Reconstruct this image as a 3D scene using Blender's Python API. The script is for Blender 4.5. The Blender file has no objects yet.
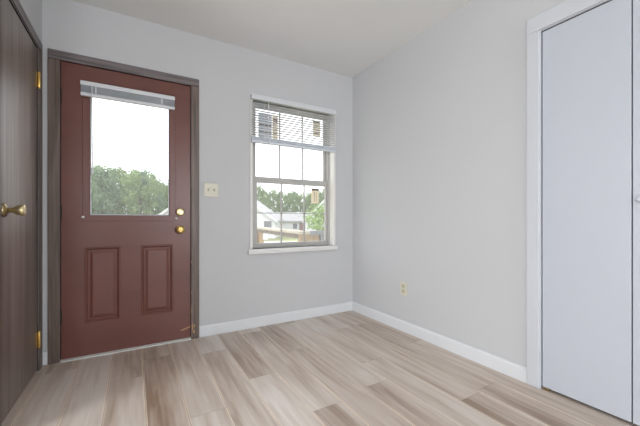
import bpy, bmesh, math, random
from mathutils import Vector, Matrix, noise
R = math.radians
rnd = random.Random(7)
S = bpy.context.scene
COL = S.collection

# ------------------------------------------------------------------ camera, sky, lights, exposure
cd = bpy.data.cameras.new('camera'); cam = bpy.data.objects.new('camera', cd); COL.objects.link(cam)
cam.location = (-1.9764, -2.7080, 0.9567)
cam.rotation_euler = (R(90), 0, R(-30.2537))
cd.sensor_width = 36; cd.sensor_fit = 'HORIZONTAL'; cd.lens = 317.1/640*36
cd.shift_y = 5.93/640; cd.clip_start = 0.02; cd.clip_end = 600
S.camera = cam

w = bpy.data.worlds.new('overcast_sky'); S.world = w; w.use_nodes = True
nt = w.node_tree; nt.nodes.clear()
wo = nt.nodes.new('ShaderNodeOutputWorld'); bg = nt.nodes.new('ShaderNodeBackground')
tc = nt.nodes.new('ShaderNodeTexCoord'); ns = nt.nodes.new('ShaderNodeTexNoise'); cr = nt.nodes.new('ShaderNodeValToRGB')
ns.inputs['Scale'].default_value = 2.2; ns.inputs['Detail'].default_value = 4
cr.color_ramp.elements[0].position = .3; cr.color_ramp.elements[0].color = (.90, .94, 1, 1)
cr.color_ramp.elements[1].position = .7; cr.color_ramp.elements[1].color = (1, 1, 1, 1)
nt.links.new(tc.outputs['Generated'], ns.inputs['Vector']); nt.links.new(ns.outputs['Fac'], cr.inputs['Fac'])
nt.links.new(cr.outputs['Color'], bg.inputs['Color']); nt.links.new(bg.outputs[0], wo.inputs[0])
bg.inputs['Strength'].default_value = 2.5

def area(name, loc, rot, sx, sy, power, color=(1, 1, 1), spread=180):
    l = bpy.data.lights.new(name, 'AREA'); l.shape = 'RECTANGLE'; l.size = sx; l.size_y = sy
    l.energy = power; l.color = color; l.spread = R(spread)
    o = bpy.data.objects.new(name, l); COL.objects.link(o); o.location = loc; o.rotation_euler = rot
    return o
# added lamps standing in for daylight through an unseen patio door and rear windows
area('added_patio_light', (-6.1, -2.45, 1.75), (R(58), 0, R(-90)), 1.9, 2.4, 235, (.94, .97, 1))
area('added_rear_light', (-.6, -6.62, 1.4), (R(90), 0, 0), .85, 1.3, 88, (.94, .97, 1))
area('added_rear_light', (-3.75, -6.62, 1.4), (R(90), 0, 0), 1.1, 1.3, 36, (.94, .97, 1))

S.view_settings.view_transform = 'Standard'; S.view_settings.look = 'None'
S.view_settings.exposure = 0.14; S.view_settings.gamma = 1.0; S.view_settings.use_curve_mapping = False

# ------------------------------------------------------------------ materials
def new_mat(name):
    m = bpy.data.materials.new(name); m.use_nodes = True
    n = m.node_tree.nodes; b = n['Principled BSDF']
    return m, m.node_tree, b
def coat(m, wt, ro):
    b = m.node_tree.nodes['Principled BSDF']; b.inputs['Coat Weight'].default_value = wt; b.inputs['Coat Roughness'].default_value = ro
def plain(name, col, rough=.5, metal=0, var=.04, scale=9, bump=0, spec=.5, bscale=90):
    m, t, b = new_mat(name)
    b.inputs['Roughness'].default_value = rough; b.inputs['Metallic'].default_value = metal
    b.inputs['Specular IOR Level'].default_value = spec
    tx = t.nodes.new('ShaderNodeTexCoord'); nz = t.nodes.new('ShaderNodeTexNoise')
    nz.inputs['Scale'].default_value = scale; nz.inputs['Detail'].default_value = 3
    r = t.nodes.new('ShaderNodeValToRGB')
    r.color_ramp.elements[0].position = .3; r.color_ramp.elements[1].position = .7
    r.color_ramp.elements[0].color = (*[max(0, c*(1-var)) for c in col], 1)
    r.color_ramp.elements[1].color = (*[min(1, c*(1+var)) for c in col], 1)
    t.links.new(tx.outputs['Object'], nz.inputs['Vector']); t.links.new(nz.outputs['Fac'], r.inputs['Fac'])
    t.links.new(r.outputs['Color'], b.inputs['Base Color'])
    if bump:
        n2 = t.nodes.new('ShaderNodeTexNoise'); n2.inputs['Scale'].default_value = bscale
        bp = t.nodes.new('ShaderNodeBump'); bp.inputs['Strength'].default_value = bump; bp.inputs['Distance'].default_value = .002
        t.links.new(tx.outputs['Object'], n2.inputs['Vector']); t.links.new(n2.outputs['Fac'], bp.inputs['Height'])
        t.links.new(bp.outputs['Normal'], b.inputs['Normal'])
    return m
def wood(name, dark, light, scale=(40, 40, 1.6), rough=.45, worn=None, spec=.5, contrast=(.35, .65), bump=.15, patch=None):
    """wood grain; scale stretches it along the axis with the small number"""
    m, t, b = new_mat(name)
    b.inputs['Roughness'].default_value = rough; b.inputs['Specular IOR Level'].default_value = spec
    tx = t.nodes.new('ShaderNodeTexCoord'); mp = t.nodes.new('ShaderNodeMapping'); mp.inputs['Scale'].default_value = scale
    nz = t.nodes.new('ShaderNodeTexNoise'); nz.inputs['Scale'].default_value = 1; nz.inputs['Detail'].default_value = 7; nz.inputs['Distortion'].default_value = .6
    r = t.nodes.new('ShaderNodeValToRGB')
    r.color_ramp.elements[0].position = contrast[0]; r.color_ramp.elements[1].position = contrast[1]
    r.color_ramp.elements[0].color = (*dark, 1); r.color_ramp.elements[1].color = (*light, 1)
    t.links.new(tx.outputs['Object'], mp.inputs['Vector']); t.links.new(mp.outputs[0], nz.inputs['Vector'])
    t.links.new(nz.outputs['Fac'], r.inputs['Fac'])
    out = r.outputs['Color']
    if worn:
        n2 = t.nodes.new('ShaderNodeTexNoise'); n2.inputs['Scale'].default_value = worn[1]; n2.inputs['Detail'].default_value = 4
        mp2 = t.nodes.new('ShaderNodeMapping'); mp2.inputs['Scale'].default_value = (1.6, 1.6, .5)
        t.links.new(tx.outputs['Object'], mp2.inputs['Vector']); t.links.new(mp2.outputs[0], n2.inputs['Vector'])
        r2 = t.nodes.new('ShaderNodeValToRGB'); r2.color_ramp.elements[0].position = worn[2]; r2.color_ramp.elements[1].position = worn[2]+.03
        mx = t.nodes.new('ShaderNodeMix'); mx.data_type = 'RGBA'
        t.links.new(n2.outputs['Fac'], r2.inputs['Fac']); t.links.new(r2.outputs['Color'], mx.inputs['Factor'])
        t.links.new(out, mx.inputs['A']); mx.inputs['B'].default_value = (*worn[0], 1); out = mx.outputs['Result']
    t.links.new(out, b.inputs['Base Color'])
    if bump:
        bp = t.nodes.new('ShaderNodeBump'); bp.inputs['Strength'].default_value = bump; bp.inputs['Distance'].default_value = .001
        t.links.new(nz.outputs['Fac'], bp.inputs['Height']); t.links.new(bp.outputs['Normal'], b.inputs['Normal'])
    return m

M = {}
M['wall'] = plain('painted_wall', (.525, .530, .541), .75, var=.012, scale=1.2, bump=.12, spec=.25)
M['ceiling'] = plain('ceiling_paint', (.78, .785, .775), .85, var=.02, scale=1.5, bump=.2, spec=.2, bscale=60)
M['trim'] = plain('white_trim_paint', (.54, .56, .595), .4, var=.015, scale=3)
M['baseboard'] = plain('white_baseboard_paint', (.66, .672, .69), .4, var=.015)
M['sill'] = plain('cream_white_sill', (.68, .675, .655), .4, var=.015)
M['closet'] = plain('white_closet_paint', (.475, .50, .55), .42, var=.012, scale=1.5)
M['vinyl'] = plain('taupe_vinyl', (.44, .43, .41), .45, var=.03)
M['jamb'] = plain('cream_window_jamb', (.76, .755, .71), .45, var=.02)
M['maroon'] = plain('maroon_door_paint', (.132, .044, .032), .36, var=.10, scale=3.5, bump=.10, spec=.4, bscale=40)
M['casing_v'] = wood('dark_casing_upright', (.060, .039, .029), (.16, .112, .092), (55, 55, 2.2), .5, worn=((.30, .13, .05), 9, .72), bump=.2)
M['casing_h'] = wood('dark_casing_lintel', (.066, .052, .053), (.17, .140, .142), (2.2, 55, 55), .5, bump=.2)
M['casing_y'] = wood('dark_casing_side', (.066, .052, .052), (.16, .132, .132), (55, 2.2, 55), .5, bump=.2)
M['walnut'] = wood('walnut_door_veneer', (.056, .036, .026), (.23, .18, .152), (18, 26, .9), .5, worn=((.24, .22, .21), 14, .735), spec=.9, contrast=(.3, .68), bump=.08)
coat(M['walnut'], 1.0, .48); coat(M['maroon'], .12, .3)
for k_ in ('casing_v', 'casing_h', 'casing_y'): coat(M[k_], .3, .4)

M['dark_gap'] = plain('gap_shade_and_hinge', (.02, .016, .015), .7)  # gap shade put into jamb and track colour; dark hinges share it
M['brass'] = plain('brass', (.70, .49, .16), .32, 1, var=.06)
M['pale_brass'] = plain('pale_brass', (.60, .50, .29), .36, 1, var=.05)
M['antique_brass'] = plain('antique_brass', (.34, .27, .15), .28, 1, var=.12, scale=30)
M['ivory'] = plain('ivory_plastic', (.60, .575, .47), .4)
M['ivory_dark'] = plain('ivory_toggle', (.50, .45, .33), .4)
M['slot'] = plain('dark_slot', (.05, .045, .04), .6)
M['blind'] = plain('white_blind', (.60, .615, .64), .45, var=.03)
M['blind_grey'] = plain('pale_grey_slats', (.60, .64, .70), .4, var=.05)
M['cord'] = plain('blind_cord', (.72, .72, .74), .6)
M['steel'] = plain('painted_steel', (.62, .62, .62), .35, .3)
M['threshold'] = plain('pale_threshold', (.62, .61, .60), .4, .2)
def translucent(m, fac, col):
    t = m.node_tree; b = t.nodes['Principled BSDF']; tr = t.nodes.new('ShaderNodeBsdfTranslucent'); tr.inputs['Color'].default_value = (*col, 1)
    mx = t.nodes.new('ShaderNodeMixShader'); mx.inputs[0].default_value = fac; o = t.nodes['Material Output']
    t.links.new(b.outputs[0], mx.inputs[1]); t.links.new(tr.outputs[0], mx.inputs[2]); t.links.new(mx.outputs[0], o.inputs[0])
M['paper'] = plain('cream_paper', (.80, .75, .64), .8, var=.03)
translucent(M['paper'], .6, (.88, .82, .70))
M['paper_blue'] = plain('blue_grey_paper', (.56, .59, .64), .8, var=.25, scale=25)
translucent(M['paper_blue'], .6, (.72, .76, .82))
M['print_dark'] = plain('dark_print', (.16, .14, .14), .8)
M['print_red'] = plain('red_brown_print', (.24, .12, .09), .8)
M['print_tan'] = plain('tan_print', (.60, .50, .40), .8); translucent(M['print_tan'], .5, (.6, .5, .4))
M['siding'] = plain('white_siding', (.60, .615, .63), .7, var=.03)
M['roof'] = plain('grey_shingle', (.33, .33, .335), .9, var=.15, scale=3)
M['roof_edge'] = plain('grey_roof_edge', (.36, .36, .36), .7)
M['house_window'] = plain('dark_house_window', (.13, .13, .15), .3)
M['brick_red'] = plain('dark_red_panel', (.22, .13, .13), .8)
M['deck_tan'] = wood('tan_deck_timber', (.25, .165, .08), (.40, .285, .155), (30, 30, 2), .8, bump=0)
M['deck_pale'] = wood('weathered_sky_lit_timber', (.40, .36, .28), (.54, .49, .40), (30, 3, 30), .8, bump=0)
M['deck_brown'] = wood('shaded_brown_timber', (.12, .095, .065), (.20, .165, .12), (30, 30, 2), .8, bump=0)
M['deck_grey'] = plain('weathered_grey_timber', (.17, .18, .18), .8, var=.15)
M['white_box'] = plain('white_plastic', (.80, .80, .82), .5)
M['bark'] = plain('bark', (.10, .075, .055), .9, var=.2)
M['drive'] = plain('pale_gravel', (.48, .48, .46), .95, var=.12, scale=.5)
M['grass'] = plain('yard_grass', (.22, .24, .09), .95, var=.35, scale=.25)
M['lamp_glass'] = plain('frosted_lamp', (.85, .83, .78), .4)

def leaf_mat(name, a, b_):
    m, t, b = new_mat(name)
    b.inputs['Roughness'].default_value = .7; b.inputs['Specular IOR Level'].default_value = .2
    tx = t.nodes.new('ShaderNodeTexCoord'); nz = t.nodes.new('ShaderNodeTexNoise'); nz.inputs['Scale'].default_value = 1.3; nz.inputs['Detail'].default_value = 4
    r = t.nodes.new('ShaderNodeValToRGB'); r.color_ramp.elements[0].position = .35; r.color_ramp.elements[1].position = .65
    r.color_ramp.elements[0].color = (*a, 1); r.color_ramp.elements[1].color = (*b_, 1)
    t.links.new(tx.outputs['Object'], nz.inputs['Vector']); t.links.new(nz.outputs['Fac'], r.inputs['Fac']); t.links.new(r.outputs['Color'], b.inputs['Base Color'])
    tr = t.nodes.new('ShaderNodeBsdfTranslucent'); t.links.new(r.outputs['Color'], tr.inputs['Color'])
    mx = t.nodes.new('ShaderNodeMixShader'); mx.inputs[0].default_value = .35
    o = t.nodes['Material Output']; t.links.new(b.outputs[0], mx.inputs[1]); t.links.new(tr.outputs[0], mx.inputs[2]); t.links.new(mx.outputs[0], o.inputs[0])
    return m
M['leaf_mid'] = leaf_mat('mid_green_leaves', (.15, .22, .10), (.29, .38, .17))  # distance haze put into the pale greens of the far trees
M['leaf_dark'] = leaf_mat('blue_green_leaves', (.13, .20, .125), (.24, .34, .20))
M['leaf_light'] = leaf_mat('yellow_green_leaves', (.19, .30, .08), (.33, .46, .15))

def glass_mat(name, haze):
    m, t, b = new_mat(name); t.nodes.remove(b)
    tr = t.nodes.new('ShaderNodeBsdfTransparent'); gl = t.nodes.new('ShaderNodeBsdfGlossy'); gl.inputs['Roughness'].default_value = .02
    du = t.nodes.new('ShaderNodeBsdfTranslucent'); du.inputs['Color'].default_value = (.95, .95, .97, 1)  # translucent white veil paints haze over the view outdoors
    m1 = t.nodes.new('ShaderNodeMixShader'); m1.inputs[0].default_value = .035
    m2 = t.nodes.new('ShaderNodeMixShader'); m2.inputs[0].default_value = haze
    o = t.nodes['Material Output']
    t.links.new(tr.outputs[0], m1.inputs[1]); t.links.new(gl.outputs[0], m1.inputs[2])
    t.links.new(m1.outputs[0], m2.inputs[1]); t.links.new(du.outputs[0], m2.inputs[2]); t.links.new(m2.outputs[0], o.inputs[0])
    return m
M['glass'] = glass_mat('veiled_window_glass', .055)
M['glass_clear'] = glass_mat('window_glass', .03)

def floor_mat():
    m, t, b = new_mat('vinyl_plank_floor')
    L = t.links
    uv = t.nodes.new('ShaderNodeUVMap'); uv.uv_map = 'plank'
    at = t.nodes.new('ShaderNodeAttribute'); at.attribute_name = 'tone'
    sep = t.nodes.new('ShaderNodeSeparateXYZ'); L.new(uv.outputs[0], sep.inputs[0])
    tone = t.nodes.new('ShaderNodeSeparateXYZ'); L.new(at.outputs['Vector'], tone.inputs[0])
    def math_(op, a, b2, clamp=False):
        n = t.nodes.new('ShaderNodeMath'); n.operation = op; n.use_clamp = clamp
        for i, v in enumerate((a, b2)):
            if v is None: continue
            if isinstance(v, (int, float)): n.inputs[i].default_value = v
            else: L.new(v, n.inputs[i])
        return n.outputs[0]
    # grain coordinates, shifted for every plank
    cmb = t.nodes.new('ShaderNodeCombineXYZ')
    L.new(math_('MULTIPLY', sep.outputs[0], 26), cmb.inputs[0])
    L.new(math_('ADD', math_('MULTIPLY', sep.outputs[1], 1.7), math_('MULTIPLY', tone.outputs[1], 37)), cmb.inputs[1])
    L.new(math_('MULTIPLY', tone.outputs[1], 91), cmb.inputs[2])
    n1 = t.nodes.new('ShaderNodeTexNoise'); n1.inputs['Scale'].default_value = 1; n1.inputs['Detail'].default_value = 6; n1.inputs['Distortion'].default_value = .8
    L.new(cmb.outputs[0], n1.inputs['Vector'])
    cmb2 = t.nodes.new('ShaderNodeCombineXYZ')
    L.new(math_('MULTIPLY', sep.outputs[0], 9), cmb2.inputs[0])
    L.new(math_('ADD', math_('MULTIPLY', sep.outputs[1], 1.1), math_('MULTIPLY', tone.outputs[1], 53)), cmb2.inputs[1])
    L.new(math_('MULTIPLY', tone.outputs[1], 17), cmb2.inputs[2])
    n2 = t.nodes.new('ShaderNodeTexNoise'); n2.inputs['Scale'].default_value = 1; n2.inputs['Detail'].default_value = 4; n2.inputs['Distortion'].default_value = .5
    L.new(cmb2.outputs[0], n2.inputs['Vector'])
    mixv = math_('ADD', math_('MULTIPLY', n1.outputs['Fac'], .5), math_('MULTIPLY', n2.outputs['Fac'], .6))
    mixv = math_('ADD', mixv, math_('MULTIPLY', math_('SUBTRACT', tone.outputs[0], .5), .19))
    r = t.nodes.new('ShaderNodeValToRGB')
    els = r.color_ramp.elements
    els[0].position = .33; els[0].color = (.275, .188, .132, 1)
    els[1].position = .75; els[1].color = (.645, .583, .53, 1)
    e = els.new(.52); e.color = (.485, .397, .328, 1)
    L.new(mixv, r.inputs['Fac'])
    # pale eased edge along each long side, thin dark joint at the ends
    d = math_('ABSOLUTE', math_('SUBTRACT', sep.outputs[0], .089), None)
    edge = math_('GREATER_THAN', d, .0826)
    n3 = t.nodes.new('ShaderNodeTexNoise'); n3.inputs['Scale'].default_value = 3; L.new(cmb2.outputs[0], n3.inputs['Vector'])
    edge = math_('MULTIPLY', edge, math_('MULTIPLY', math_('SUBTRACT', n3.outputs['Fac'], .25), 2.6, True), True)
    mx = t.nodes.new('ShaderNodeMix'); mx.data_type = 'RGBA'
    L.new(edge, mx.inputs['Factor']); L.new(r.outputs['Color'], mx.inputs['A']); mx.inputs['B'].default_value = (.74, .62, .50, 1)
    L.new(mx.outputs['Result'], b.inputs['Base Color'])
    b.inputs['Roughness'].default_value = .32; b.inputs['Specular IOR Level'].default_value = .8
    bp = t.nodes.new('ShaderNodeBump'); bp.inputs['Strength'].default_value = .12; bp.inputs['Distance'].default_value = .001
    L.new(n1.outputs['Fac'], bp.inputs['Height']); L.new(bp.outputs['Normal'], b.inputs['Normal'])
    return m
M['floor'] = floor_mat()
M['subfloor'] = plain('dark_underlay', (.16, .125, .10), .8)  # dark brown underlay showing in the gaps between planks

# ------------------------------------------------------------------ helpers
def wloc(o):
    v = Vector((0, 0, 0))
    while o is not None: v += o.location; o = o.parent
    return v
def tag(o, label=None, cat=None, group=None, kind=None):
    if label: o['label'] = label
    if cat: o['category'] = cat
    if group: o['group'] = group
    if kind: o['kind'] = kind
    return o
def empty(name, loc, label=None, cat=None, group=None, kind=None, rz=0):
    o = bpy.data.objects.new(name, None); COL.objects.link(o); o.location = loc; o.rotation_euler = (0, 0, rz)
    o.empty_display_size = .1
    return tag(o, label, cat, group, kind)
class MB:
    def __init__(s): s.bm = bmesh.new(); s.local = False
    def box(s, x0, x1, y0, y1, z0, z1, mat=None):
        v = [s.bm.verts.new((x, y, z)) for x in sorted((x0, x1)) for y in sorted((y0, y1)) for z in sorted((z0, z1))]
        for f in ((0, 1, 3, 2), (4, 6, 7, 5), (0, 4, 5, 1), (2, 3, 7, 6), (0, 2, 6, 4), (1, 5, 7, 3)):
            s.bm.faces.new([v[i] for i in f])
        if mat is not None:
            for k in v: k.co = mat @ k.co
        return s
    def poly(s, pts, faces):
        v = [s.bm.verts.new(p) for p in pts]
        for f in faces: s.bm.faces.new([v[i] for i in f])
        return s
    def lathe(s, prof, origin, axis, n=24):
        """prof = [(radius, distance along axis)]"""
        axis = Vector(axis).normalized(); up = Vector((0, 0, 1)) if abs(axis.z) < .9 else Vector((1, 0, 0))
        u = axis.cross(up).normalized(); v = axis.cross(u)
        rings = []
        for r, d in prof:
            c = Vector(origin)+axis*d
            rings.append([s.bm.verts.new(c+(u*math.cos(a)+v*math.sin(a))*max(r, 1e-4)) for a in [2*math.pi*k/n for k in range(n)]])
        for a, b in zip(rings, rings[1:]):
            for k in range(n):
                f = s.bm.faces.new((a[k], a[(k+1) % n], b[(k+1) % n], b[k])); f.smooth = True
        s.bm.faces.new(rings[0][::-1]); s.bm.faces.new(rings[-1])
        return s
    def tube(s, p0, p1, r, n=10, r1=None):
        p0 = Vector(p0); p1 = Vector(p1); d = p1-p0
        return s.lathe([(r, 0), (r if r1 is None else r1, d.length)], p0, d, n)
    def build(s, name, mat, parent=None, origin=None, bevel=0, seg=2, local=False):
        bmesh.ops.recalc_face_normals(s.bm, faces=s.bm.faces)
        off = Vector((0, 0, 0))
        if parent is not None and not local: off = wloc(parent)
        elif origin is not None: off = Vector(origin)
        if not local: bmesh.ops.translate(s.bm, vec=-off, verts=s.bm.verts)
        me = bpy.data.meshes.new(name); s.bm.to_mesh(me); s.bm.free()
        o = bpy.data.objects.new(name, me); COL.objects.link(o); me.materials.append(M[mat] if isinstance(mat, str) else mat)
        if parent is not None: o.parent = parent
        elif origin is not None: o.location = origin
        if bevel:
            b = o.modifiers.new('bevel', 'BEVEL'); b.width = bevel; b.segments = seg; b.limit_method = 'ANGLE'; b.angle_limit = R(40)
        return o
def struct(o, label, cat): return tag(o, label, cat, None, 'structure')

# ------------------------------------------------------------------ room shell
XL, H = -2.502, 2.44            # left entry wall, ceiling height; right wall at x = 0, back wall at y = 0
BW = .15                        # back wall thickness
DX0, DX1, DZ = -2.413, -1.586, 2.022          # front door opening
WX0, WX1, WZ0, WZ1 = -1.095, -.232, .690, 2.045
YE = -.87                      # the entry's left wall ends here and the living room widens
LX, RY = -5.2, -6.5

m = MB()
m.box(XL-.12, DX0, 0, BW, 0, H).box(DX0, DX1, 0, BW, DZ, H).box(DX1, WX0, 0, BW, 0, H)
m.box(WX0, WX1, 0, BW, 0, WZ0).box(WX0, WX1, 0, BW, WZ1, H).box(WX1, .12, 0, BW, 0, H)
struct(m.build('wall_back', 'wall'), 'pale grey wall holding the maroon front door and the window', 'wall')
CY0, CY1, CZ = -3.32, -1.788, 2.022            # closet opening in the right wall
m = MB()
m.box(0, .12, CY1, 0, 0, H).box(0, .12, CY0, CY1, CZ, H).box(0, .12, RY, CY0, 0, H)
struct(m.build('wall_right', 'wall'), 'pale grey wall with the outlet and the closet doors', 'wall')
m = MB()
m.box(.12, .75, CY1, CY1+.1, 0, H).box(.12, .75, CY0-.1, CY0, 0, H).box(.75, .85, CY0-.1, CY1+.1, 0, H)
struct(m.build('wall_closet', 'wall'), 'plain walls inside the closet behind the white folding doors', 'wall')
LY0, LY1, LZ = -.748, -.098, 2.03
m = MB()
m.box(XL-.12, XL, LY1, 0, 0, H).box(XL-.12, XL, LY0, LY1, LZ, H).box(XL-.12, XL, YE, LY0, 0, H)
struct(m.build('wall_left', 'wall'), 'narrow grey wall around the dark walnut door on the left', 'wall')
m = MB(); m.box(LX, XL-.12, YE, YE+.10, 0, H)
struct(m.build('wall_living', 'wall'), 'grey wall of the living room turning off behind the camera', 'wall')
m = MB()
m.box(LX-.12, LX, RY, -3.38, 0, H).box(LX-.12, LX, -1.52, YE+.10, 0, H).box(LX-.12, LX, -3.38, -1.52, 2.12, H)  # opening added here to let in light from the left
struct(m.build('wall_far_left', 'wall'), 'living room wall left of the camera with an opening added for daylight', 'wall')
m = MB()
m.box(LX-.12, -4.36, RY-.12, RY, 0, H).box(-3.14, -1.08, RY-.12, RY, 0, H).box(-.12, .12, RY-.12, RY, 0, H)
for a, b in ((-4.36, -3.14), (-1.08, -.12)): m.box(a, b, RY-.12, RY, 2.12, H).box(a, b, RY-.12, RY, 0, .7)  # two openings added to let in light from behind
struct(m.build('wall_rear', 'wall'), 'living room wall behind the camera with two openings added for daylight', 'wall')
m = MB(); m.box(LX-.12, .85, RY-.12, BW, H, H+.1)
struct(m.build('ceiling', 'ceiling'), 'smooth off-white ceiling of the entry', 'ceiling')

# plank floor: each plank is one face with its own tone
bm = bmesh.new(); uvl = bm.loops.layers.uv.new('plank'); tl = bm.loops.layers.float_vector.new('tone')
PW, PL = .1785, 1.22
joints = {-.6815: -1.035, -.860: -1.280, -1.217: -1.330, -2.1095: -.495, -.503: -.42, -.3245: -1.62, -1.0385: -.62, -1.3955: -.86, -1.574: -.35, -1.7525: -1.08, -1.931: -.25, -.146: -.95}
fr = random.Random(11)
x = -.503-27*PW
while x < .85:
    xa, xb = max(x, LX-.1), min(x+PW, .85)
    if xb > xa+.001:
        j = None
        for k, v in joints.items():
            if abs(k-x) < .01: j = v
        if j is None: j = -fr.random()*PL
        y = j+PL*4
        while y > RY-.1:
            y1, y0 = min(y, .02), max(y-PL, RY-.1)
            if y1 > y0+.001:
                tone = (fr.random(), fr.random(), 0)
                g = .0006
                vs = [bm.verts.new(p) for p in ((xa+g, y0+g, 0), (xb-g, y0+g, 0), (xb-g, y1-g, 0), (xa+g, y1-g, 0))]
                f = bm.faces.new(vs)
                for lp in f.loops:
                    lp[uvl].uv = (lp.vert.co.x-x, lp.vert.co.y-(y-PL)); lp[tl] = Vector(tone)
            y -= PL
    x += PW
me = bpy.data.meshes.new('floor'); bm.to_mesh(me); bm.free(); me.materials.append(M['floor']); me.materials.append(M['subfloor'])
fo = bpy.data.objects.new('floor', me); COL.objects.link(fo)
bm = bmesh.new(); bm.from_mesh(me)
z1, z0 = -.0012, -.08
v = [bm.verts.new((x, y, z)) for x in (LX-.12, .85) for y in (RY-.12, .04) for z in (z0, z1)]
for f in ((0, 1, 3, 2), (4, 6, 7, 5), (0, 4, 5, 1), (2, 3, 7, 6), (0, 2, 6, 4), (1, 5, 7, 3)): bm.faces.new([v[i] for i in f]).material_index = 1
bmesh.ops.recalc_face_normals(bm, faces=bm.faces); bm.to_mesh(me); bm.free()
struct(fo, 'grey-beige wood plank floor running towards the back wall', 'floor')

def profile_board(p0, p1, inward, h, t, name):
    """baseboard from p0 to p1 with an eased top edge; inward points into the room"""
    m = MB(); p0 = Vector(p0); p1 = Vector(p1); n = Vector(inward)
    pr = [(0, 0), (t, 0), (t, h-.012), (t*.75, h-.004), (t*.4, h), (0, h)]
    a = [tuple(p0+n*d+Vector((0, 0, z))) for d, z in pr]; b = [tuple(p1+n*d+Vector((0, 0, z))) for d, z in pr]
    k = len(pr)
    m.poly(a+b, [tuple(range(k))[::-1], tuple(range(k, 2*k))]+[(i, (i+1) % k, k+(i+1) % k, k+i) for i in range(k)])
    return m.build(name, 'baseboard')
struct(profile_board((-1.529, 0, .001), (0, 0, .001), (0, -1, 0), .088, .013, 'baseboard_back'), 'white baseboard below the window between door casing and corner', 'baseboard')
struct(profile_board((0, 0, .001), (0, -1.722, .001), (-1, 0, 0), .088, .013, 'baseboard_right'), 'white baseboard along the right wall up to the closet casing', 'baseboard')
struct(profile_board((XL, 0, .001), (-2.473, 0, .001), (0, -1, 0), .082, .011, 'baseboard_left'), 'short bit of white baseboard squeezed between the two dark door casings', 'baseboard')

# ------------------------------------------------------------------ dark casings
def casing_set(name, parts, label):
    root = empty(name, parts[0][2]); struct(root, label, 'door casing')
    for nm, mt, _, boxes in parts:
        m = MB()
        for b in boxes: m.box(*b)
        m.build(nm, mt, root, bevel=.004)
    return root
cas = casing_set('trim_1', [
    ('upright', 'casing_v', (-2.0, 0, 0), [(-2.472, -2.408, -.016, 0, .001, 2.016)]),
    ('upright', 'casing_v', (0, 0, 0), [(-1.592, -1.530, -.016, 0, .001, 2.016)]),
    ('lintel', 'casing_h', (0, 0, 0), [(-2.472, -1.530, -.016, 0, 2.017, 2.078)]),
    ('jamb', 'dark_gap', (0, 0, 0), [(-2.413, -2.4075, 0, .145, .01, 2.022), (-1.5915, -1.586, 0, .145, .01, 2.022), (-2.4075, -1.5915, 0, .145, 2.0175, 2.022),
                                    (-2.4075, -2.392, .050, .085, .01, 2.0175), (-1.607, -1.5915, .050, .085, .01, 2.0175), (-2.392, -1.607, .050, .085, 2.002, 2.0175)]),
], 'dark brown wooden casing framing the maroon front door')
casing_set('trim_2', [
    ('upright', 'casing_v', (XL, -.42, 0), [(XL, XL+.007, -.0975, -.020, .001, 2.028)]),
    ('upright', 'casing_v', (0, 0, 0), [(XL, XL+.007, -.835, -.7485, .001, 2.028)]),
    ('lintel', 'casing_y', (0, 0, 0), [(XL, XL+.007, -.835, -.020, 2.029, 2.089)]),
    ('jamb', 'dark_gap', (0, 0, 0), [(XL-.115, XL, LY1-.005, LY1, .005, 2.03), (XL-.115, XL, LY0, LY0+.005, .005, 2.03), (XL-.115, XL, LY0+.005, LY1-.005, 2.0255, 2.03),
                                    (XL-.07, XL-.045, LY1-.02, LY1-.005, .005, 2.0255), (XL-.07, XL-.045, LY0+.005, LY0+.02, .005, 2.0255)]),
], 'dark brown wooden casing framing the walnut door on the left')
# worn spots where the dark stain is chipped, right upright
ch = MB()
for (xa, xb, za, zb) in ((-1.5915, -1.586, .19, .27), (-1.588, -1.575, .06, .14), (-1.577, -1.562, .04, .075), (-1.5915, -1.584, .36, .385), (-1.572, -1.560, .085, .12), (-1.5915, -1.587, .60, .63)):
    k = 7; cx, cz = (xa+xb)/2, (za+zb)/2
    pts = []
    for i in range(k):
        a = 2*math.pi*i/k; q = .7+.3*rnd.random()
        pts.append((cx+(xb-xa)/2*q*math.cos(a), cz+(zb-za)/2*q*math.sin(a)))
    ch.poly([(p, -.0160, z) for p, z in pts]+[(p, -.0163, z) for p, z in pts], [tuple(range(k)), tuple(range(k, 2*k))]+[(i, (i+1) % k, k+(i+1) % k, k+i) for i in range(k)])
M['raw_wood'] = plain('bare_orange_wood', (.42, .25, .12), .7, var=.2, scale=40)
ch.build('bare_wood_chips', 'raw_wood', cas)
m = MB(); m.box(-2.408, -1.592, -.022, .10, .0005, .0085).box(-2.408, -1.592, -.001, .06, .0085, .011)
struct(m.build('trim_4', 'threshold', bevel=.002), 'pale metal threshold strip under the maroon front door', 'threshold')

# ------------------------------------------------------------------ front door
door = empty('door_1', (-1.9995, .022, .012)); struct(door, 'maroon front door with a glass upper half and two raised panels', 'door')
x0, x1, z0, z1, ya, yb = -2.4045, -1.5945, .013, 2.0145, .002, .046
gx0, gx1, gz0, gz1 = -2.262, -1.732, .968, 1.895
pz0, pz1 = .235, .760
pl = [(-2.277, -2.068), (-1.938, -1.721)]
m = MB()
xs = [x0, gx0, pl[0][0], pl[0][1], pl[1][0], pl[1][1], gx1, x1]
m.box(x0, x1, ya, yb, z0, pz0)
m.box(x0, pl[0][0], ya, yb, pz0, pz1).box(pl[0][1], pl[1][0], ya, yb, pz0, pz1).box(pl[1][1], x1, ya, yb, pz0, pz1)
m.box(x0, x1, ya, yb, pz1, gz0).box(x0, gx0, ya, yb, gz0, gz1).box(gx1, x1, ya, yb, gz0, gz1).box(x0, x1, ya, yb, gz1, z1)
m.build('slab', 'maroon', door)
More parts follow.
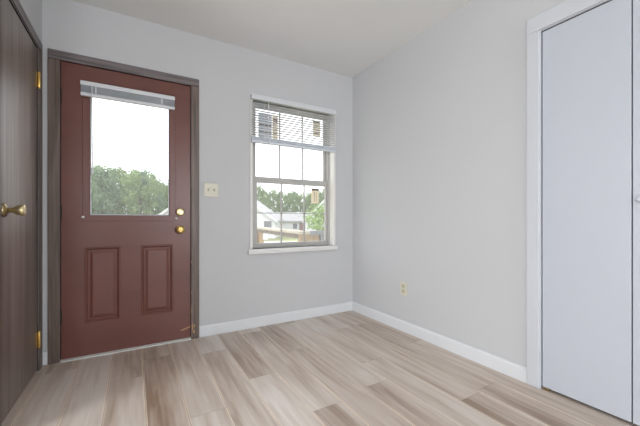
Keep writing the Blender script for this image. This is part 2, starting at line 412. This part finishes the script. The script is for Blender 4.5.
def raised_panel(xa, xb, za, zb):
    m = MB()
    steps = [(0, ya), (.004, ya-.004), (.009, ya-.004), (.020, ya+.007), (.028, ya+.007), (.046, ya+.001), (.05, ya+.0005)]
    pts = []
    for d, y in steps:
        pts += [(xa+d, y, za+d), (xb-d, y, za+d), (xb-d, y, zb-d), (xa+d, y, zb-d)]
    fs = []
    for k in range(len(steps)-1):
        for i in range(4): fs.append((4*k+i, 4*k+(i+1) % 4, 4*k+4+(i+1) % 4, 4*k+4+i))
    n = len(steps); fs.append((4*n-4, 4*n-3, 4*n-2, 4*n-1))
    b = len(pts); pts += [(xa, yb-.002, za), (xb, yb-.002, za), (xb, yb-.002, zb), (xa, yb-.002, zb)]
    fs += [(i, (i+1) % 4, b+(i+1) % 4, b+i) for i in range(4)]; fs.append((b+3, b+2, b+1, b))
    m.poly(pts, fs); return m.build('raised_panel', 'maroon', door)
for a, b in pl: raised_panel(a, b, pz0, pz1)
# glass insert with its moulded frame on both faces
def ring(m, xa, xb, za, zb, wd, steps):
    """picture-frame moulding: steps are (fraction of width, y)"""
    pts = []
    for fq, y in steps:
        d = wd*fq
        pts += [(xa+d, y, za+d), (xb-d, y, za+d), (xb-d, y, zb-d), (xa+d, y, zb-d)]
    n = len(steps); fs = []
    for k in range(n):
        k2 = (k+1) % n
        for i in range(4): fs.append((4*k+i, 4*k+(i+1) % 4, 4*k2+(i+1) % 4, 4*k2+i))
    m.poly(pts, fs); return m
m = MB(); ring(m, -2.290, -1.704, .940, 1.925, .043, [(0, .0018), (.05, .0004), (.92, .0004), (1, .004), (1, .0198), (.7, .020)])
m.build('glazing_frame', 'maroon', door)
m = MB(); ring(m, -2.290, -1.704, .940, 1.925, .043, [(0, .0465), (.1, .055), (.8, .055), (1, .046), (1, .028), (.7, .028)])
m.build('glazing_frame', 'maroon', door)
m = MB(); m.box(-2.2595, -1.7345, .0215, .0265, .9705, 1.8925)
m.build('glass_pane', 'glass', door)
m = MB(); ring(m, -2.2468, -1.7472, .9832, 1.8818, .006, [(0, .0195), (0, .0150), (1, .0150), (1, .0212), (0, .0212)])
tag(m.build('glazing_bead', 'trim', door), 'thin white bead around the glass')
m = MB()
m.lathe([(.030, 0), (.030, .004), (.027, .008), (.014, .010), (.012, .028), (.020, .034), (.028, .044), (.0305, .054), (.029, .062), (.021, .068), (.010, .070)], (-1.672, .002, .874), (0, -1, 0), 28)
tag(m.build('door_knob', 'brass', door), 'round polished brass knob')
m = MB(); m.lathe([(.009, 0), (.009, .0012), (.004, .0016)], (-1.672, -.0679, .874), (0, -1, 0), 14); m.build('knob_button', 'antique_brass', door)
m = MB(); m.lathe([(.034, 0), (.034, .005), (.030, .011), (.018, .013)], (-1.669, .002, 1.011), (0, -1, 0), 28)
db = tag(m.build('deadbolt_plate', 'pale_brass', door), 'round pale brass deadbolt')
m = MB(); m.box(-.0035, .0035, -.024, -.0005, -.017, .017, Matrix.Translation((-1.669, -.010, 1.011)) @ Matrix.Rotation(R(40), 4, 'Y'))
m.build('thumb_turn', 'antique_brass', db, bevel=.0012)
for hz in (1.78, 1.0, .30):
    m = MB(); m.tube((-2.4065, -.006, hz-.045), (-2.4065, -.006, hz+.045), .0055, 12).box(-2.4045, -2.400, -.003, .0018, hz-.045, hz+.045)
    for k in (-.05, .05): m.lathe([(.0025, -.004), (.0045, 0), (.0025, .004)], (-2.4065, -.006, hz+k), (0, 0, 1), 10)
    tag(m.build('hinge', 'dark_gap', door), 'dark painted hinge')
for bx, bz in ((-2.286, .970), (-1.697, .962)):
    m = MB(); m.lathe([(.009, 0), (.009, .006), (.006, .010), (.002, .011)], (bx, .002, bz), (0, -1, 0), 16)
    tag(m.build('hold_down_button', 'white_box', door), 'small white button')
m = MB(); m.lathe([(.003, 0), (.003, .002)], (-2.298, .002, 1.93), (0, -1, 0), 8); m.build('nail_hole', 'slot', door)
m = MB()
m.poly([(-1.672, .0018, .080), (-1.60, .0018, .100), (-1.5950, .0018, .108), (-1.5950, .0018, .092), (-1.61, .0018, .089), (-1.65, .0018, .074)]+[(-1.672, .0010, .080), (-1.60, .0010, .100), (-1.5950, .0010, .108), (-1.5950, .0010, .092), (-1.61, .0010, .089), (-1.65, .0010, .074)],
       [(0, 1, 2, 3, 4, 5), (6, 7, 8, 9, 10, 11)]+[(i, (i+1) % 6, 6+(i+1) % 6, 6+i) for i in range(6)])
tag(m.build('bare_wood_scrape', 'raw_wood', door), 'tan scrape near the bottom corner')

# ------------------------------------------------------------------ blind on the front door
db = empty('mini_blind', (-2.003, -.02, 1.797), 'white mini blind pulled fully up across the top of the front door glass', 'blind')
m = MB(); m.box(-2.297, -1.711, -.038, -.0105, 1.868, 1.898); m.build('headrail', 'blind', db, bevel=.003)
m = MB()
for k in range(13):
    z = 1.8225+k*.0034
    m.poly([(-2.294, -.036, z), (-1.714, -.036, z), (-1.714, -.0235, z+.0018), (-2.294, -.0235, z+.0018), (-1.714, -.0115, z), (-2.294, -.0115, z)]
           + [(-2.294, -.036, z+.001), (-1.714, -.036, z+.001), (-1.714, -.0235, z+.0028), (-2.294, -.0235, z+.0028), (-1.714, -.0115, z+.001), (-2.294, -.0115, z+.001)],
           [(0, 1, 2, 3), (3, 2, 4, 5), (6, 7, 8, 9), (9, 8, 10, 11), (0, 1, 7, 6), (5, 4, 10, 11), (0, 3, 9, 6), (3, 5, 11, 9), (1, 2, 8, 7), (2, 4, 10, 8)])
m.build('slat_stack', 'blind_grey', db)
m = MB(); m.box(-2.296, -1.712, -.037, -.0115, 1.798, 1.820); m.build('bottom_rail', 'blind', db, bevel=.003)
m = MB(); m.tube((-2.232, -.042, 1.880), (-2.229, -.042, 1.310), .0035, 8).lathe([(.0035, 0), (.0055, .01), (.0055, .045), (.003, .05)], (-2.229, -.042, 1.312), (0, 0, -1), 8)
m.lathe([(.003, -.006), (.003, .012)], (-2.232, -.042, 1.880), (0, 1, 0), 8)
tag(m.build('tilt_wand', 'cord', db), 'thin clear tilt wand')
for cx in (-2.21, -1.80):
    m = MB(); m.box(cx-.003, cx+.003, -.0385, -.037, 1.82, 1.868); m.build('ladder_cord', 'cord', db)

# ------------------------------------------------------------------ window
win = empty('window_1', (-.6635, .07, WZ0)); struct(win, 'double-hung window with grilles and taupe frame in the back wall', 'window')
m = MB()    # cream jamb liner with a thin lip on the wall
m.box(WX0, WX0+.010, -.006, .149, WZ0, WZ1).box(WX1-.010, WX1, -.006, .149, WZ0, WZ1).box(WX0+.010, WX1-.010, -.006, .149, WZ1-.010, WZ1)
m.build('jamb_liner', 'jamb', win)
m = MB(); m.box(-1.109, WX0, -.009, -.0002, WZ0, WZ1).box(WX1, -.2165, -.009, -.0002, WZ0, WZ1).box(-1.109, -.2165, -.009, -.0002, WZ1, 2.060)
m.build('window_casing', 'sill', win, bevel=.002)
m = MB(); fx0, fx1 = WX0+.010, WX1-.010
m.box(fx0, fx0+.032, .072, .148, .6905, 2.034).box(fx1-.020, fx1, .072, .148, .6905, 2.034).box(fx0+.032, fx1-.020, .072, .148, 2.004, 2.034).box(fx0+.032, fx1-.020, .072, .148, .6905, .700)
m.build('frame', 'vinyl', win, bevel=.003)
def sash(name, yc, xa, xb, za, zb, gxa, gxb, gza, gzb, glass):
    m = MB(); d = .0135
    m.box(xa, gxa, yc-d, yc+d, za, zb).box(gxb, xb, yc-d, yc+d, za, zb).box(gxa, gxb, yc-d, yc+d, za, gza).box(gxa, gxb, yc-d, yc+d, gzb, zb)
    s_ = m.build(name, 'vinyl', win, bevel=.002)
    m = MB()
    for k in (1, 2):
        gx = gxa+(gxb-gxa)*k/3; m.box(gx-.0075, gx+.0075, yc-.003, yc+.003, gza, gzb)
    gz = (gza+gzb)/2; m.box(gxa, gxb, yc-.003, yc+.003, gz-.0045, gz+.0045)
    m.build('muntin_grille', 'vinyl', s_)
    m = MB(); m.box(gxa, gxb, yc+.0045, yc+.0075, gza, gzb); m.build('glass_pane', glass, s_)
    return s_
sash('lower_sash', .098, -1.0525, -.2625, .7005, 1.345, -1.013, -.279, .733, 1.290, 'glass')
sash('upper_sash', .1275, -1.0525, -.2625, 1.318, 2.0035, -1.016, -.285, 1.345, 1.983, 'glass_clear')
m = MB(); m.box(-.675, -.62, .076, .084, 1.322, 1.336).box(-.660, -.635, .070, .078, 1.327, 1.340); m.build('sash_lock', 'vinyl', win, bevel=.0015)
m = MB(); m.box(-1.128, -.2065, -.032, -.0002, .646, .6895).box(WX0+.0005, WX1-.0005, -.0002, .072, .672, .6900); m.build('window_sill', 'sill', win, bevel=.006)
# wall below the stool is cut by the opening at WZ0 only, so the stool sits on it

# ------------------------------------------------------------------ blind in the window
wb = empty('mini_blind', (-.6705, -.028, 1.625), 'white mini blind half lowered with open slats in the window beside the front door', 'blind')
BX0, BX1 = -1.106, -.2345
m = MB(); m.box(BX0, BX1, -.046, -.010, 2.000, 2.043); m.build('headrail', 'blind', wb, bevel=.003)
m = MB()
for k in range(14):
    z = 1.693+k*.0214
    a = [(BX0+.003, -.0405, z+.0018), (BX1-.003, -.0405, z+.0018), (BX1-.003, -.028, z+.0016), (BX0+.003, -.028, z+.0016), (BX1-.003, -.0155, z-.0018), (BX0+.003, -.0155, z-.0018)]
    b = [(p[0], p[1], p[2]+.0006) for p in a]
    m.poly(a+b, [(0, 1, 2, 3), (3, 2, 4, 5), (6, 7, 8, 9), (9, 8, 10, 11), (0, 1, 7, 6), (5, 4, 10, 11), (0, 3, 9, 6), (3, 5, 11, 9), (1, 2, 8, 7), (2, 4, 10, 8)])
m.build('open_slats', 'blind', wb)
m = MB()
for k in range(7):
    z = 1.648+k*.0042
    m.box(BX0+.003, BX1-.003, -.0405, -.0155, z, z+.0030)
m.build('slat_stack', 'blind_grey', wb)
m = MB(); m.box(BX0+.002, BX1-.002, -.0415, -.0145, 1.625, 1.646); m.build('bottom_rail', 'blind_grey', wb, bevel=.003)
for cx in (-.99, -.66, -.33):
    m = MB(); m.box(cx-.0012, cx+.0012, -.0426, -.0416, 1.646, 2.000); m.build('ladder_cord', 'cord', wb)
m = MB(); m.tube((-.954, -.050, 1.998), (-.957, -.051, 1.535), .0034, 8).lathe([(.0034, 0), (.005, .006), (.005, .022), (.002, .026)], (-.957, -.051, 1.537), (0, 0, -1), 8).lathe([(.0025, 0), (.0025, .008)], (-.954, -.050, 1.999), (0, 1, 0), 8)
m.build('tilt_wand', 'cord', wb)

# ------------------------------------------------------------------ paper stickers on the glass
def sticker(xa, xb, za, zb, y, mat, label, prints):
    root = empty('glass_sticker', ((xa+xb)/2, y, za), label, 'sticker')
    m = MB(); m.box(xa, xb, y, y+.0006, za, zb); m.build('paper', mat, root)
    for (u0, u1, v0, v1, pm) in prints:
        m = MB(); m.box(xa+(xb-xa)*u0, xa+(xb-xa)*u1, y-.0003, y, za+(zb-za)*v0, za+(zb-za)*v1)
        m.build('printed_block', pm, root)
yu = .1275+.0038
sticker(-.985, -.852, 1.690, 1.952, yu, 'paper_blue', 'blue-grey printed sticker at the upper left of the window glass', [(.05, .95, .30, .36, 'print_dark'), (.05, .40, .50, .62, 'print_dark'), (.45, .95, .52, .60, 'print_dark'), (.05, .95, .93, .97, 'print_dark'), (.1, .4, .08, .14, 'print_dark'), (.5, .9, .06, .11, 'print_dark')])
sticker(-.846, -.790, 1.690, 1.950, yu, 'paper', 'cream sticker with a dark heading beside the blue-grey one', [(.15, .95, .74, .90, 'print_red'), (.12, .45, .60, .70, 'print_tan'), (.15, .9, .45, .48, 'print_tan'), (.15, .9, .30, .33, 'print_tan'), (.15, .9, .15, .18, 'print_tan')])
sticker(-.405, -.318, 1.800, 1.972, yu, 'paper', 'cream sticker at the upper right of the window glass behind the blind', [(.1, .9, .86, .92, 'print_tan'), (.3, .7, .62, .74, 'print_tan'), (.15, .85, .4, .44, 'print_tan'), (.15, .85, .2, .24, 'print_tan')])
sticker(-.439, -.352, 1.115, 1.268, .098+.0038, 'paper', 'cream sticker with a grey top strip on the lower sash glass', [(.02, .98, .84, .97, 'print_dark'), (.35, .45, .12, .75, 'print_tan'), (.62, .70, .12, .75, 'print_tan')])

# ------------------------------------------------------------------ switch and outlet
sw = empty('light_switch', (-1.4355, 0, 1.137), 'ivory double light switch plate on the wall between door and window', 'light switch')
m = MB(); m.box(-1.493, -1.378, -.006, -.0002, 1.137, 1.252); m.build('wall_plate', 'ivory', sw, bevel=.003)
for tx_ in (-1.4585, -1.4125):
    m = MB(); m.box(tx_-.006, tx_+.006, -.0068, -.006, 1.180, 1.209); m.build('toggle_slot', 'ivory_dark', sw)
    m = MB(); m.box(-.004, .004, -.014, 0, -.005, .005, Matrix.Translation((tx_, -.0068, 1.194)) @ Matrix.Rotation(R(-25), 4, 'X')); m.build('toggle', 'ivory_dark', sw, bevel=.001)
    for sz in (1.163, 1.226):
        m = MB(); m.lathe([(.003, 0), (.003, .0012)], (tx_, -.006, sz), (0, -1, 0), 10); m.build('screw', 'steel', sw)
ol = empty('wall_outlet', (0, -.735, .307), 'ivory electrical outlet low on the right wall', 'outlet')
m = MB(); m.box(-.0065, -.0002, -.776, -.694, .307, .422); m.build('wall_plate', 'ivory', ol, bevel=.003)
for oz in (.343, .386):
    m = MB(); m.lathe([(.0165, 0), (.0165, .0022), (.015, .003)], (-.0065, -.735, oz), (-1, 0, 0), 20); soc = m.build('socket', 'ivory_dark', ol)
    m = MB()
    for dy in (-.0065, .0065): m.box(-.0099, -.0094, -.735+dy-.0012, -.735+dy+.0012, oz-.001, oz+.008)
    m.box(-.0099, -.0094, -.7375, -.7325, oz-.010, oz-.005); m.build('slots', 'slot', soc)
m = MB(); m.lathe([(.003, 0), (.003, .0012)], (-.0065, -.735, .3645), (-1, 0, 0), 10); m.build('screw', 'steel', ol)

# ------------------------------------------------------------------ walnut door on the left
ld = empty('door_2', (XL-.02, -.423, .012)); struct(ld, 'dark walnut veneer door with a brass knob at the left edge', 'door')
m = MB(); m.box(XL-.042, XL-.004, -.7405, -.1075, .013, 2.0205); m.build('slab', 'walnut', ld, bevel=.002)
for hz in (.202, 1.825):
    hg = MB(); hg.tube((XL+.007, -.1055, hz-.046), (XL+.007, -.1055, hz+.046), .0075, 14)
    for k in (-.049, .049): hg.lathe([(.003, -.004), (.0055, 0), (.003, .004)], (XL+.007, -.1055, hz+k), (0, 0, 1), 10)
    hg.box(XL-.0038, XL-.0015, -.130, -.108, hz-.046, hz+.046).box(XL+.0072, XL+.0092, -.0960, -.078, hz-.046, hz+.046)
    tag(hg.build('hinge', 'brass', ld, bevel=.0008), 'bright brass hinge')
m = MB(); m.lathe([(.033, 0), (.033, .004), (.029, .010), (.016, .013), (.0135, .016)], (XL-.004, -.690, .998), (1, 0, 0), 28)
kr = m.build('knob_rose', 'antique_brass', ld)
m = MB(); m.lathe([(.0125, .0), (.0115, .014), (.014, .019), (.021, .028), (.0255, .040), (.0275, .052), (.0265, .058), (.020, .060), (.012, .059)], (XL-.004+.0165, -.690, .998), (1, 0, 0), 28)
tag(m.build('door_knob', 'pale_brass', ld), 'tulip-shaped pale brass knob')

# ------------------------------------------------------------------ closet
ct = empty('trim_3', (0, -2.55, 0)); struct(ct, 'white casing around the folding closet doors', 'door casing')
m = MB(); m.box(-.017, -.0002, -1.790, -1.7235, .001, 2.018); m.build('upright', 'trim', ct, bevel=.003)
m = MB(); m.box(-.017, -.0002, CY0-.064, CY0+.002, .001, 2.018); m.build('upright', 'trim', ct, bevel=.003)
m = MB(); m.box(-.017, -.0002, CY0-.064, -1.7235, 2.0185, 2.108); m.build('header', 'trim', ct, bevel=.003)
m = MB(); m.box(-.004, .118, CY1-.004, CY1, .001, 2.021).box(-.004, .118, CY0, CY0+.004, .001, 2.021).box(-.004, .118, CY0+.004, CY1-.004, 2.0135, 2.0215); m.build('jamb', 'trim', ct)
m = MB(); m.box(.006, .040, CY0+.006, CY1-.006, 2.0095, 2.0135); m.build('track', 'dark_gap', ct)
cl = empty('door_3', (.036, -2.554, .02)); struct(cl, 'white flat folding closet doors in the right wall', 'closet door')
seams = [-1.795, -2.170, -2.551, -2.936, -3.311]
for k in range(4):
    m = MB(); m.box(.003, .033, seams[k+1]+.0022, seams[k]-.0022, .016, 2.0075)
    lf = m.build('door_leaf', 'closet', cl, bevel=.002)
    if k in (1, 2):
        ky = -2.203 if k == 1 else -2.90
        m = MB(); m.lathe([(.010, 0), (.008, .010), (.012, .016), (.0165, .024), (.0155, .031), (.008, .034)], (.003, ky, 1.046), (-1, 0, 0), 20)
        m.build('knob', 'closet', lf)
m = MB(); m.box(.004, .030, -1.830, -1.800, .0008, .0150); m.build('pivot_bracket', 'antique_brass', ct)

# ------------------------------------------------------------------ patio door and window frames added outside the view to let in daylight
pd = empty('door_4', (LX-.06, -2.45, 0)); struct(pd, 'white patio door frame added left of the camera to let in daylight', 'door')
m = MB(); m.box(LX-.1, LX-.02, -3.38, -3.32, 0, 2.12).box(LX-.1, LX-.02, -1.58, -1.52, 0, 2.12).box(LX-.1, LX-.02, -3.32, -1.58, 2.06, 2.12).box(LX-.1, LX-.02, -2.48, -2.42, .05, 2.06).box(LX-.1, LX-.02, -3.32, -1.58, 0, .05); m.build('frame', 'trim', pd)
for nm, a, b, lb in (('window_2', -1.08, -.12, 'white right-hand window frame added behind the camera to let in daylight'), ('window_3', -4.36, -3.14, 'white left-hand window frame added behind the camera to let in daylight')):
    lw = empty(nm, ((a+b)/2, RY-.06, .7)); struct(lw, lb, 'window')
    m = MB(); m.box(a, a+.05, RY-.1, RY-.02, .7, 2.12).box(b-.05, b, RY-.1, RY-.02, .7, 2.12).box(a+.05, b-.05, RY-.1, RY-.02, 2.07, 2.12).box(a+.05, b-.05, RY-.1, RY-.02, .7, .75).box(a+.05, b-.05, RY-.1, RY-.02, 1.39, 1.43); m.build('frame', 'trim', lw)

# ------------------------------------------------------------------ outside
YAW = R(30.2537); CO, SI = math.cos(YAW), math.sin(YAW)
def out(X, Z, z):      # X metres to the right of the view axis, Z metres ahead of the doorway viewpoint
    return (cam.location.x+X*CO+Z*SI, cam.location.y-X*SI+Z*CO, z)
GZ = -1.5
bm = bmesh.new()
m = MB(); m.box(-110, 130, .3, 160, GZ-.2, GZ)
tag(m.build('ground', 'grass', origin=(10, 60, GZ)), 'green-yellow lawn spreading out behind the house', 'ground', kind='structure')
m = MB(); m.box(-16, 26, -1.6, 1.6, GZ, GZ+.03); dr = m.build('driveway', 'drive', local=True)
dr.location = out(-2, 33.2, 0); dr.rotation_euler = (0, 0, -YAW); tag(dr, 'pale gravel drive crossing the lawn in front of the white houses', 'driveway', kind='structure')

def house(name, X, Z, hw, depth, eave, peak, label, wins, gable=True, ridge_along=False):
    root = empty(name, out(X, Z, GZ), label, 'house', rz=-YAW)
    e, p = eave-GZ, peak-GZ
    m = MB()
    if gable:
        a = [(-hw, 0, 0), (hw, 0, 0), (hw, 0, e), (0, 0, p), (-hw, 0, e)]; b = [(q[0], depth, q[2]) for q in a]
        m.poly(a+b, [(0, 1, 2, 3, 4), (9, 8, 7, 6, 5), (0, 1, 6, 5), (1, 2, 7, 6), (2, 3, 8, 7), (3, 4, 9, 8), (4, 0, 5, 9)])
    else:
        a = [(-hw, 0, 0), (-hw, depth, 0), (-hw, depth, e), (-hw, depth/2, p), (-hw, 0, e)]; b = [(hw, q[1], q[2]) for q in a]
        m.poly(a+b, [(0, 1, 2, 3, 4), (9, 8, 7, 6, 5), (0, 1, 6, 5), (1, 2, 7, 6), (2, 3, 8, 7), (3, 4, 9, 8), (4, 0, 5, 9)])
    m.build('siding_wall', 'siding', root, local=True)
    t = .22; sl = (p-e)/(hw if gable else depth/2)
    for sgn in (-1, 1):
        m = MB()
        if gable:
            xo = hw+.35; lo = e-.35*sl
            q = [(sgn*xo, lo+.02), (0, p+.02), (0, p+t), (sgn*xo, lo+t)]
            a = [(u, -.35, z) for u, z in q]; b = [(u, depth+.35, z) for u, z in q]
        else:
            yo = -.4 if sgn < 0 else depth+.4; lo = e-.4*sl
            q = [(yo, lo+.02), (depth/2, p+.02), (depth/2, p+t), (yo, lo+t)]
            a = [(-hw-.3, v_, z) for v_, z in q]; b = [(hw+.3, v_, z) for v_, z in q]
        m.poly(a+b, [(0, 1, 2, 3), (7, 6, 5, 4), (0, 1, 5, 4), (1, 2, 6, 5), (2, 3, 7, 6), (3, 0, 4, 7)])
        m.build('roof', 'roof', root, local=True)
        if gable:
            m = MB(); q = [(sgn*(hw+.35), lo-.12), (0, p-.12), (0, p+.24), (sgn*(hw+.35), lo+.24)]
            a = [(u, -.42, z) for u, z in q]; b = [(u, -.35, z) for u, z in q]
            m.poly(a+b, [(0, 1, 2, 3), (7, 6, 5, 4), (0, 1, 5, 4), (1, 2, 6, 5), (2, 3, 7, 6), (3, 0, 4, 7)])
            m.build('barge_board', 'siding', root, local=True)
    for (u, z, ww, hh, mt) in wins:
        m = MB(); m.box(u-ww/2-.07, u+ww/2+.07, -.06, -.005, z-GZ-hh/2-.07, z-GZ+hh/2+.07); wf = m.build('window', 'siding', root, local=True)
        m = MB(); m.box(u-ww/2, u+ww/2, -.08, -.06, z-GZ-hh/2, z-GZ+hh/2); m.build('pane', mt, wf, local=True)
    return root
house('neighbour_house', -13.25, 40, 7.57, 8, .82, 6.26, 'white gabled house at the left beyond the railing', [(7.57-.75-1.0+.85, .27, .95, .8, 'house_window'), (1.5, .3, 1.2, 1.1, 'house_window'), (-3.5, .3, 1.2, 1.1, 'house_window')])
h2 = house('neighbour_house', -3.0, 56, 11, 8, .55, 2.0, 'long low white house with a grey roof between the two gabled ones', [(-4.7+3.3, -.3, .75, .9, 'house_window'), (.0, -.55, 1.35, 1.7, 'brick_red'), (-4.5, -.3, .75, .9, 'house_window')], gable=False)
m = MB(); m.box(-1.25, -.75, 1.6, 2.1, 2.9, 3.75); m.build('roof_vent', 'siding', h2, local=True)
house('neighbour_house', 2.3, 43, 4.3, 7, .80, 5.1, 'white gabled house at the right half hidden by the light green tree', [(0, .3, 1.1, 1.0, 'house_window')])

# deck with its railing beside the window
dk = empty('deck_railing', (0, 2.0, -.1), 'tan wooden deck railing with pale top boards outside the window', 'railing')
A, B = Vector((-.120, .90, 0)), Vector((.110, 3.26, 0)); dv = (B-A); ln = dv.length; ang = math.atan2(dv.y, dv.x)
TM = Matrix.Translation(A) @ Matrix.Rotation(ang, 4, 'Z')
m = MB(); m.box(-.06, ln+.06, -.07, .07, .765, .800, TM); m.build('top_rail', 'deck_pale', dk)  # sky light on the flat cap is put into its pale colour
m = MB(); m.box(0, ln, .005, .045, .705, .764, TM); m.build('side_rail', 'deck_brown', dk)
m = MB(); m.box(0, ln, -.03, .03, .02, .09, TM); m.build('bottom_rail', 'deck_tan', dk)
for q in (.0, ln):
    m = MB(); m.box(q-.05, q+.05, -.05, .05, -.095, .764, TM); m.build('post', 'deck_tan', dk)
m = MB(); m.box(ln-.38, ln-.05, -.012, .003, .02, .70, TM); m.build('infill_board', 'deck_tan', dk)
m = MB(); m.box(-.08, .20, .85, .95, .750, .800); m.build('return_cap', 'deck_grey', dk)
m = MB(); m.box(-.06, .12, .885, .915, .05, .748); m.build('return_board', 'deck_tan', dk)
m = MB(); m.box(.115, .195, .86, .94, -.095, .749); tag(m.build('post', 'deck_grey', dk), 'weathered grey post')
wbx = MB(); wbx.box(-.06, .008, 2.46, 2.54, .600, .700); tag(wbx.build('junction_box', 'white_box', origin=(-.026, 2.50, .600), bevel=.006), 'small white box fixed to the deck railing under its top rail', 'box')
m = MB()
for k in range(24): m.box(-3.2, .30, .20+k*.145, .20+k*.145+.138, -.14, -.10)
m.build('deck_boards', 'deck_pale', origin=(-1.5, 1.9, -.14))
tag(bpy.data.objects['deck_boards'], 'weathered wooden deck outside the front door', 'deck', kind='structure')

# trees: crowns of many leaf clumps on a branching trunk
def crown_mesh(name, seed, height, rad, nclump, nleaf, leaf, mat, taper=.5, base=.18):
    r = random.Random(seed); bm = bmesh.new()
    for c in range(nclump):
        t = base+(1-base)*((c+.5)/nclump)
        wr = rad*max(.18, math.sin(math.pi*min(1, (.16+.84*(1-t))**taper*.93)))
        a = r.random()*6.283; q = math.sqrt(r.random())*wr
        cc = Vector((q*math.cos(a), q*math.sin(a), height*t*(.93)))
        cr_ = rad*(.20+.20*r.random())
        for k in range(nleaf):
            d = Vector((r.gauss(0, 1), r.gauss(0, 1), r.gauss(0, .85))); d.normalize()
            p = cc+d*cr_*(.55+.5*r.random())
            n = (d+Vector((r.uniform(-.7, .7), r.uniform(-.7, .7), r.uniform(-.4, .8)))).normalized()
            u = n.orthogonal().normalized(); u.rotate(Matrix.Rotation(r.random()*6.28, 3, n)); v = n.cross(u)
            s = leaf*(.6+.8*r.random())
            f = [bm.verts.new(p+u*s), bm.verts.new(p+v*s*.55), bm.verts.new(p-u*s), bm.verts.new(p-v*s*.55)]
            bm.faces.new(f)
    me = bpy.data.meshes.new(name); bm.to_mesh(me); bm.free(); me.materials.append(mat); return me
def trunk_mesh(name, height, rad, seed):
    r = random.Random(seed); m = MB(); tr = height*.022
    m.tube((0, 0, 0), (0, 0, height*.45), tr, 10, tr*.7).tube((0, 0, height*.45), (rad*.05, 0, height*.85), tr*.7, 8, tr*.2)
    for k in range(7):
        a = r.random()*6.28; z = height*(.25+.07*k)
        m.tube((0, 0, z), (math.cos(a)*rad*.6, math.sin(a)*rad*.6, z+height*.16), tr*.4, 6, tr*.1)
    me = bpy.data.meshes.new(name); bmesh.ops.recalc_face_normals(m.bm, faces=m.bm.faces); m.bm.to_mesh(me); m.bm.free(); me.materials.append(M['bark']); return me
kinds = [('a', 3, 10, 3.2, 'leaf_mid', .5), ('b', 8, 10, 2.8, 'leaf_dark', .8), ('c', 15, 10, 3.4, 'leaf_mid', .65)]
meshes = []
for nm, sd, h, rd, mt, tp in kinds:
    meshes.append((crown_mesh('foliage', sd, h, rd, 60, 95, .20, M[mt], tp), trunk_mesh('trunk', h, rd, sd)))
words = ['first', 'second', 'third', 'fourth', 'fifth', 'sixth', 'seventh', 'eighth', 'ninth', 'tenth', 'eleventh', 'twelfth', 'thirteenth', 'fourteenth']
def tree(px, Z, ytop, kind, label, group):
    X = (px-320)/317.1*Z; top = cam.location.z+(218.93-ytop)/317.1*Z; s = (top-GZ)/10
    root = empty('tree', out(X, Z, GZ), label, 'tree', group, rz=rnd.random()*6.28)
    f, t = meshes[kind]
    for nm, me in (('foliage', f), ('trunk', t)):
        o = bpy.data.objects.new(nm, me); COL.objects.link(o); o.parent = root; o.scale = (s*.75, s*.75, s)
row = [(64, 44, 167, 0), (78, 51.5, 169, 2), (91, 59, 166, 0), (103, 44, 167, 1), (113, 51.0, 164, 0), (128, 59, 168, 2), (141, 44, 173, 0), (149, 53.0, 170, 1), (159, 67, 181, 2), (173, 61, 178, 0), (184, 52, 180, 1)]
for i, (px, Z, yt, k) in enumerate(row):
    lab = 'leafy green tree beyond the front door glass, %s from the left of its row' % words[i-1]
    if i == 0: lab = 'leafy green tree hidden by the wall left of the front door glass'
    if i == len(row)-1: lab = 'leafy green tree hidden by the wall right of the front door glass'
    tree(px, Z, yt, k, lab, 'trees beyond the front door')
row2 = [(244, 68, 186, 0), (255, 76, 183, 2), (264, 84, 189, 1), (273, 68, 189, 0), (283, 76, 192, 2), (292, 84, 190, 1), (301, 68, 194, 0), (310, 76, 191, 2), (319, 84, 190, 1), (329, 68, 188, 0), (340, 76, 187, 2)]
for i, (px, Z, yt, k) in enumerate(row2):
    lab = 'hazy green tree behind the white houses in the window, %s from the left' % words[i-1]
    if i == 0: lab = 'hazy green tree mostly hidden by the left edge of the window'
    if i == len(row2)-1: lab = 'hazy green tree hidden by the right edge of the window'
    tree(px, Z, yt, k, lab, 'trees behind the white houses')
lt = empty('young_tree', out(.40, 12, GZ), 'light green young tree close by at the right of the window view', 'tree')
me = crown_mesh('foliage', 23, 3.05, .86, 60, 110, .055, M['leaf_light'], .6, .05)
o = bpy.data.objects.new('foliage', me); COL.objects.link(o); o.parent = lt
o = bpy.data.objects.new('trunk', trunk_mesh('trunk', 2.9, .7, 4)); COL.objects.link(o); o.parent = lt
